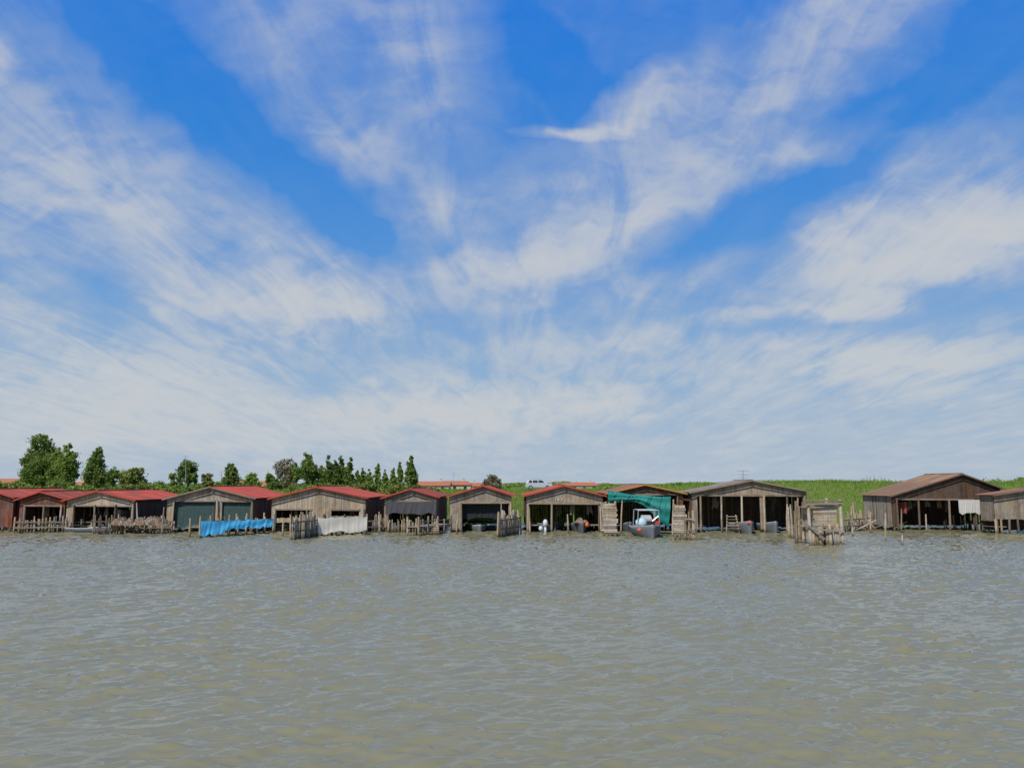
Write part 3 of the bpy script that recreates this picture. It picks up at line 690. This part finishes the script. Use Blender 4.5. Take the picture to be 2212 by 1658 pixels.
for i in range(22):
    g_=G(R(1815,1900),R(1130,1148)); q=MB(); L=R(1.2,3.0); an=R(-0.9,0.9); e=g_+Vector((math.cos(an)*L*random.choice((-1,1)),R(-.4,.4),abs(math.sin(an))*L*0.6+0.2))
    q.cyl(g_+Vector((0,0,-0.25)),e,0.07,0.05,6,R(0,1)); o=q.obj('driftwood_pole',STAKE,None,g_); tag(o,"fallen grey pole leaning among broken stakes",'pole','fallen poles')
# ---------------- boats
HULLG=plain('grey_blue_hull',(0.15,0.165,0.18),0.5,0.4,2)
HULLW=plain('white_hull',(0.62,0.64,0.64),0.35,0.25,2)
HULLD=plain('dark_hull',(0.10,0.115,0.13),0.4,0.3,2)
HULLR=plain('red_hull',(0.38,0.07,0.05),0.4,0.3,2)
INW=plain('boat_interior',(0.38,0.39,0.38),0.6,0.4,2)
ORB=plain('orange_plastic',(0.75,0.10,0.02),0.4,0.1)
BLKP=plain('black_plastic',(0.02,0.02,0.022),0.35,0.2)
STEEL=plain('galvanised_steel',(0.45,0.46,0.47),0.4,0.2,metal=0.6)
def hull_mesh(c,L,B,Hh,yaw,z0,draft=0.15):
    c=Vector((c[0],c[1],0)); Rm=Matrix.Rotation(yaw,3,'Z')
    def pt(a,b):
        half=B/2*(1-max(0,(a-0.35)/0.65)**2.2)*(0.9+0.1*min(1,a*3))
        sheer=Hh*(1+0.45*max(0,a-0.4)**1.5*2)
        k=abs(b)
        x=half*math.sin(min(1,k*1.25)*math.pi/2)*(1 if b>=0 else -1)
        flare=1-0.28*(1-min(1,max(0,(k-0.45)/0.55)))*0.6
        z=-draft+(sheer+draft)*(max(0,(k-0.25)/0.75))**1.2
        y=-(a-0.5)*L - (0.25*L*0.25*max(0,a-0.7)*max(0,k))
        return c+Rm@Vector((x*flare,y,0))+Vector((0,0,z0+z))
    return pt
def boat(px,py,wpx,D,mat,label,L=5.0,Hh=0.55,yaw=0.0,motor=False,console=False,z0=0.0,name='motorboat'):
    p=P(px,py,D); B=wpx/F*D
    root=empty(name,(p.x,D+L/2,z0),label,'boat')
    pt=hull_mesh((p.x,D+L/2),L,B,Hh,yaw,z0)
    mb=MB(); mb.grid(lambda a,b:pt(a,b*2-1),20,16)
    ring=[pt(0,-1+2*i/16) for i in range(17)]; mb.add(ring,[tuple(range(17))])
    ob=mb.obj('hull',mat,root,smooth=True)
    s=ob.modifiers.new('thickness','SOLIDIFY'); s.thickness=0.04
    for sd_ in (-1,1):
        mb=MB()
        pts=[pt(i/20,sd_) for i in range(21)]
        for i in range(20): mb.cyl(pts[i],pts[i+1],0.045,0.045,6,0.6,False)
        mb.obj('gunwale',INW if mat is not HULLW else HULLG,root)
    Rm=Matrix.Rotation(yaw,3,'Z'); c=Vector((p.x,D+L/2,z0))
    for a in (-0.25,0.05):
        q=MB(); q.box(c+Rm@Vector((0,-a*L,Hh*0.55)),(B*0.86,0.28,0.05),0.5,Rm); q.obj('seat',INW,root)
    q=MB(); q.grid(lambda a,b:(lambda u1,v1:(u1.lerp(v1,b)+Vector((0,0,0.02+0.05*math.sin(math.pi*b)))))(pt(0.68+0.32*a,-1),pt(0.68+0.32*a,1)),8,6); q.obj('foredeck',INW,root,smooth=True)
    if motor:
        q=MB(); s_=c+Rm@Vector((0,-L/2*motor,0))
        M0=Vector((0,0,Hh+0.35)); q.ball(s_+M0,0.28,12,8,(0.75,1.0,1.15)); q.box(s_+Vector((0,0,Hh-0.25)),(0.16,0.22,0.9)); q.obj('outboard_motor',HULLW,root,smooth=True)
    if console:
        q=MB(); cc=c+Vector((0,0.3,Hh)); q.box(cc+Vector((0,0,0.2)),(B*0.42,0.7,0.8)); q.hexa([cc+Vector(v_) for v_ in ((-B*.2,-.3,.61),(B*.2,-.3,.61),(B*.2,.3,.61),(-B*.2,.3,.61),(-B*.16,-.1,.9),(B*.16,-.1,.9),(B*.16,.3,.9),(-B*.16,.3,.9))]); q.obj('console',INW,root)
        q=MB()
        for sx in (-1,1):
            for yy in (-0.9,1.3):
                q.cyl(c+Vector((sx*B*0.4,yy,Hh*0.7)),c+Vector((sx*B*0.36,yy,Hh+1.3)),0.04,0.04,6)
            q.cyl(c+Vector((sx*B*0.36,-0.9,Hh+1.3)),c+Vector((sx*B*0.36,1.3,Hh+1.3)),0.04,0.04,6)
        for yy in (-0.9,0.2,1.3): q.cyl(c+Vector((-B*0.36,yy,Hh+1.3)),c+Vector((B*0.36,yy,Hh+1.3)),0.04,0.04,6)
        q.cyl(c+Vector((B*.2,-1.2,Hh+.3)),c+Vector((B*.2,-1.2,Hh+1.3)),0.05,0.05,6); q.cyl(c+Vector((-B*.1,-1.5,Hh+.2)),c+Vector((B*.3,-1.5,Hh+0.9)),0.05,0.05,6)
        q.obj('frame',STEEL,root)
        q=MB(); q.cyl(c+Vector((-0.3,-1.7,Hh+0.35)),c+Vector((0.3,-1.7,Hh+0.35)),0.2,0.2,12); q.obj('winch',BLKP,root)
        q=MB()
        q.box(c+Vector((0.5,-1.2,Hh+0.4)),(0.4,0.4,0.3)); q.obj('crate',plain('red_crate',(0.5,0.06,0.04)),root)
        q=MB(); q.grid(lambda a_,b_:tuple(c+Vector((-0.5+0.42*math.sin(math.pi*b_)*math.cos(6.283*a_)*(1+.15*math.sin(a_*19+b_*7)),-0.6+0.4*math.sin(math.pi*b_)*math.sin(6.283*a_),Hh+0.35-0.38*math.cos(math.pi*b_)*(1+.1*math.sin(a_*25))))),20,12); q.obj('folded_cover',plain('pale_cyan_cover',(0.40,0.58,0.62),0.6,0.3),root)
    return root
boat(1411,1150,62,59.0,HULLG,"grey work motorboat with steel frame and crates moored",5.5,0.68,0.0,False,True)
boat(1622,1146,46,64.5,HULLG,"small grey open boat moored bow outward",4.8,0.70,0.0)
boat(1680,1146,38,65.0,HULLG,"small grey open boat moored bow outward",4.8,0.66,-0.05)
boat(1362,1146,30,66.0,HULLD,"small dark open boat inside boathouse",4.5,0.6)
boat(1257,1146,34,65.5,HULLD,"dark open boat moored in boathouse opening",5,0.62,0.03)
boat(1205,1146,34,68.5,HULLD,"dark boat with nets inside boathouse",5,0.5,-0.1)
boat(1178,1148,34,66.5,HULLG,"low boat with white outboard motor facing the river",4.5,0.4,0,motor=1.0)
boat(1028,1147,46,67.0,HULLG,"low pale boat partly hidden under net",5,0.4,0.15)
boat(240,1113,46,69,HULLW,"pale boat raised on deck inside boathouse",4.5,0.5,0.3,z0=1.1)
boat(1957,1100,42,69.0,HULLR,"red boat raised on cradle inside boathouse",4.0,0.55,0.0,z0=1.6)
boat(170,1146,50,64.5,HULLG,"low grey boat between stake fences",4.2,0.35,1.2)
def buoy(px,py,D,r,mat,label):
    p=P(px,py,D); q=MB(); q.ball(p,r,12,8,(1,1,1.1)); q.cyl(p+Vector((0,0,r*1.05)),p+Vector((0,0,r*1.4)),r*.25,r*.18,8); o=q.obj('buoy',mat,None,p,True); tag(o,label,'buoy')
buoy(1268,1133,65.3,0.16,ORB,"round orange buoy hanging by dark boat")
buoy(1382,1144,58.8,0.13,ORB,"small orange buoy hanging from work boat")
buoy(1168,1141,66.0,0.17,HULLW,"white round fender beside outboard boat")
buoy(1618,1128,64.5,0.12,ORB,"small orange buoy on grey boat")
def pile(px,py,D,w_,h_,mats,label):
    p=P(px,py,D); q=MB(); hs=[(R(-.35,.35),R(.5,1.0),R(.12,.25)) for _ in range(5)]
    def fn(a,b):
        u1=(a-.5); v1=(b-.5)
        hh=max([hk*math.exp(-((u1-cu)/sg)**2) for cu,hk,sg in hs])*max(0,math.cos(math.pi*v1))**0.6*max(0,math.cos(math.pi*u1))**0.4
        return (p.x+u1*w_+R(-.03,.03),D+v1*1.2+R(-.04,.04),p.z+h_*hh*R(.82,1.1))
    n=len(mats); ph=R(0,6)
    q.grid(fn,int(w_*18),14,tf=lambda a,b:R(0,1),mf=lambda a,b:int(abs(math.sin(a*7+ph+1.3*math.sin(b*5+ph)))*n*0.999) if R(0,1)>.35 else random.randrange(n))
    o=q.obj('net_pile',mats,None,p,False); tag(o,label,'fishing nets')
NETS=[TANN,plain('pale_net',(0.30,0.28,0.22),0.9,0.5,6),BRN,TANN,BRN,ORN]
pier(250,1147,368,1147,1.6,0.62,"plank walkway loaded with fishing nets",0.6,6)
pile(270,1133,64.7,2.2,0.7,NETS,"heap of tan and orange fishing nets on walkway")
pile(325,1133,64.7,2.9,0.8,NETS,"large heap of pale fishing nets on walkway")
pile(1255,1128,66.5,1.2,0.5,NETS,"small heap of nets lying in boat")
def ladder(px,py0,py1,D):
    A=P(px,py0,D); B=P(px,py1,D); root=empty('ladder',(A.x,D,B.z),"short wooden ladder at boathouse edge",'ladder')
    for s_ in (-0.35,0.35):
        q=MB(); q.beam((A.x+s_,D+0.3,A.z),(B.x+s_*1.5,D-0.2,B.z-0.4),0.06,0.1,R(0,1)); q.obj('stile',STAKE,root)
    for i in range(5):
        q=MB(); f=(i+0.5)/5; q.beam((A.x-0.45-0.1*f,D+0.25-0.5*f,A.z+(B.z-A.z)*f),(A.x+0.45+0.1*f,D+0.25-0.5*f,A.z+(B.z-A.z)*f),0.1,0.05,R(0,1)); q.obj('rung',STAKE,root)
ladder(1582,1112,1144,65.5); ladder(935,1135,1155,63)
tcu=bpy.data.curves.new('house_number','FONT'); tcu.body="1 8 3"; tcu.size=0.32; tcu.extrude=0.005
to=bpy.data.objects.new('house_number',tcu); coll.objects.link(to); pp=P(1198,1081,66.93); to.location=pp; to.rotation_euler=(math.pi/2,0,0); tcu.materials.append(HULLW)
bpy.context.view_layer.update()
dg=bpy.context.evaluated_depsgraph_get(); me=bpy.data.meshes.new_from_object(to.evaluated_get(dg)); bpy.data.objects.remove(to)
to=bpy.data.objects.new('house_number',me); coll.objects.link(to); to.location=pp; to.rotation_euler=(math.pi/2,0,0); tag(to,"small pale painted number on boathouse gable",'sign')
def mast(px,py0,py1,D,label,dish=False):
    A=P(px,py0,D); B=P(px,py1,D); q=MB(); q.cyl(B,A,0.05,0.03,6)
    for i,z in enumerate((0,0.35,0.6)): q.cyl(A-Vector((0.5-0.1*i,0,z)),A+Vector((0.5-0.1*i,0,-z)),0.02,0.02,5)
    q.cyl(A-Vector((0,0.4,0)),A+Vector((0,0.4,0)),0.02,0.02,5)
    o=q.obj('antenna_mast',STEEL,None,B); tag(o,label,'antenna')
mast(401,985,1040,120,"thin grey mast with antenna on the bank",True)
mast(980,1021,1045,245,"thin television antenna on a house roof"); mast(1605,1016,1040,69,"thin rooftop television antenna on wide boathouse")
mast(478,1018,1045,125,"thin antenna mast on the bank")
def house(px,pyr,D,wd,dep,wallh,label,hip=False):
    p=P(px,pyr,D); zg=float(gh(p.x,D)); zr=p.z; ze=zr-1.3; x=p.x
    root=empty('house',(x,D,zg),label,'house')
    q=MB(); q.box((x,D+dep/2,(zg+ze)/2),(wd,dep,ze-zg)); q.obj('wall',WALLW,root)
    q=MB(); o=0.4; e=1.6 if hip else 0.0
    q.add([(x-wd/2-o,D-o,ze+.01),(x+wd/2+o,D-o,ze+.01),(x+wd/2+o,D+dep+o,ze+.01),(x-wd/2-o,D+dep+o,ze+.01),(x-wd/2-o+e,D+dep/2,zr),(x+wd/2+o-e,D+dep/2,zr)],[(0,1,5,4),(2,3,4,5),(1,2,5),(3,0,4),(3,2,1,0)]); q.obj('roof',TERRA,root)
    q=MB(); q.box((x+wd*0.25,D+dep/2,zr+0.2),(0.6,0.6,1.0)); q.box((x+wd*0.25,D+dep/2,zr+0.75),(0.75,0.75,0.1)); q.obj('chimney',WALLW,root)
    for i in range(3):
        xx=x-wd*0.33+i*wd*0.33; q=MB(); q.box((xx,D-0.02,ze-1.0),(0.9,0.06,1.2)); q.obj('window',GLASS,root)
house(24,1033,150,8,7,3,"distant cream house with terracotta roof")
house(548,1038,190,9,7,3,"distant cream house with orange tiled roof")
house(930,1039,240,11,8,3,"distant cream house with orange tiled roof")
house(982,1038,250,10,8,3,"distant cream house with orange tiled roof",True)
house(1010,1042,300,9,8,3,"distant pale house with terracotta roof")
house(1262,1041,300,11,8,3,"distant house with reddish hipped roof",True)
house(1235,1043,320,9,8,3,"distant house with reddish hipped roof",True)
house(140,1040,160,7,7,3,"distant house with orange roof among trees")
def car():
    D=121.5; cx=P(1164,1050,D).x; zg=float(gh(cx,D)); zg=max(zg,P(1164,1057,D).z)
    root=empty('parked_car',(cx,D,zg),"silver station wagon parked on top of the levee",'car')
    SIL=plain('silver_paint',(0.55,0.57,0.60),0.3,0.05,1,metal=0.3)
    prof=[(-2.2,.35),(-2.25,.75),(-2.15,.95),(-1.1,1.0),(1.95,1.02),(2.2,.9),(2.25,.4)]
    prof=[(-1*x,z) for x,z in prof][::-1]
    def ext(q,pr,w0):
        n=len(pr); vs=[]
        for s_ in (-1,1):
            for (x,z) in pr: vs.append((cx+x*0.9,D+s_*w0/2,zg+z))
        q.add(vs,[tuple(range(n)),tuple(range(2*n-1,n-1,-1))]+[(i,n+i,n+(i+1)%n,(i+1)%n) for i in range(n)])
    q=MB(); ext(q,prof,1.72)
    cab=[(1.15,1.0),(0.55,1.43),(-1.75,1.47),(-2.15,1.0)]
    vs=[]
    for s_ in (-1,1):
        for i,(x,z) in enumerate(cab): vs.append((cx+x*0.9,D+s_*(0.84 if i in (0,3) else 0.66),zg+z))
    q.add(vs,[(0,1,2,3),(7,6,5,4),(0,4,5,1),(1,5,6,2),(2,6,7,3)])
    q.obj('body',SIL,root)
    for (a,b2x,c,d) in ((0.95,0.55,-0.1,-0.1),(-0.2,-0.2,-1.05,-1.05),(-1.15,-1.15,-1.75,-1.65)):
        for s_ in (-1,1):
            q=MB(); q.add([(cx+a*.9,D+s_*0.85,zg+1.05),(cx+b2x*.9,D+s_*0.70,zg+1.38),(cx+d*.9,D+s_*0.70,zg+1.40),(cx+c*.9,D+s_*0.85,zg+1.05)],[(0,1,2,3)])
            q.obj('window',GLASS,root)
    for x in (-1.4,1.4):
        for s_ in (-1,1):
            q=MB(); q.cyl((cx+x*.9,D+s_*0.72,zg+.32),(cx+x*.9,D+s_*0.90,zg+.32),.32,.32,16); ww=q.obj('wheel',BLKP,root)
            q=MB(); q.cyl((cx+x*.9,D+s_*0.90,zg+.32),(cx+x*.9,D+s_*0.915,zg+.32),.19,.19,12)
            q.obj('rim',STEEL,ww)
    for s_ in (-1,1):
        q=MB(); q.cyl((cx-1.5,D+s_*.6,zg+1.52),(cx+.45,D+s_*.6,zg+1.49),.025,.025,6); q.obj('roof_rail',BLKP,root)
car()
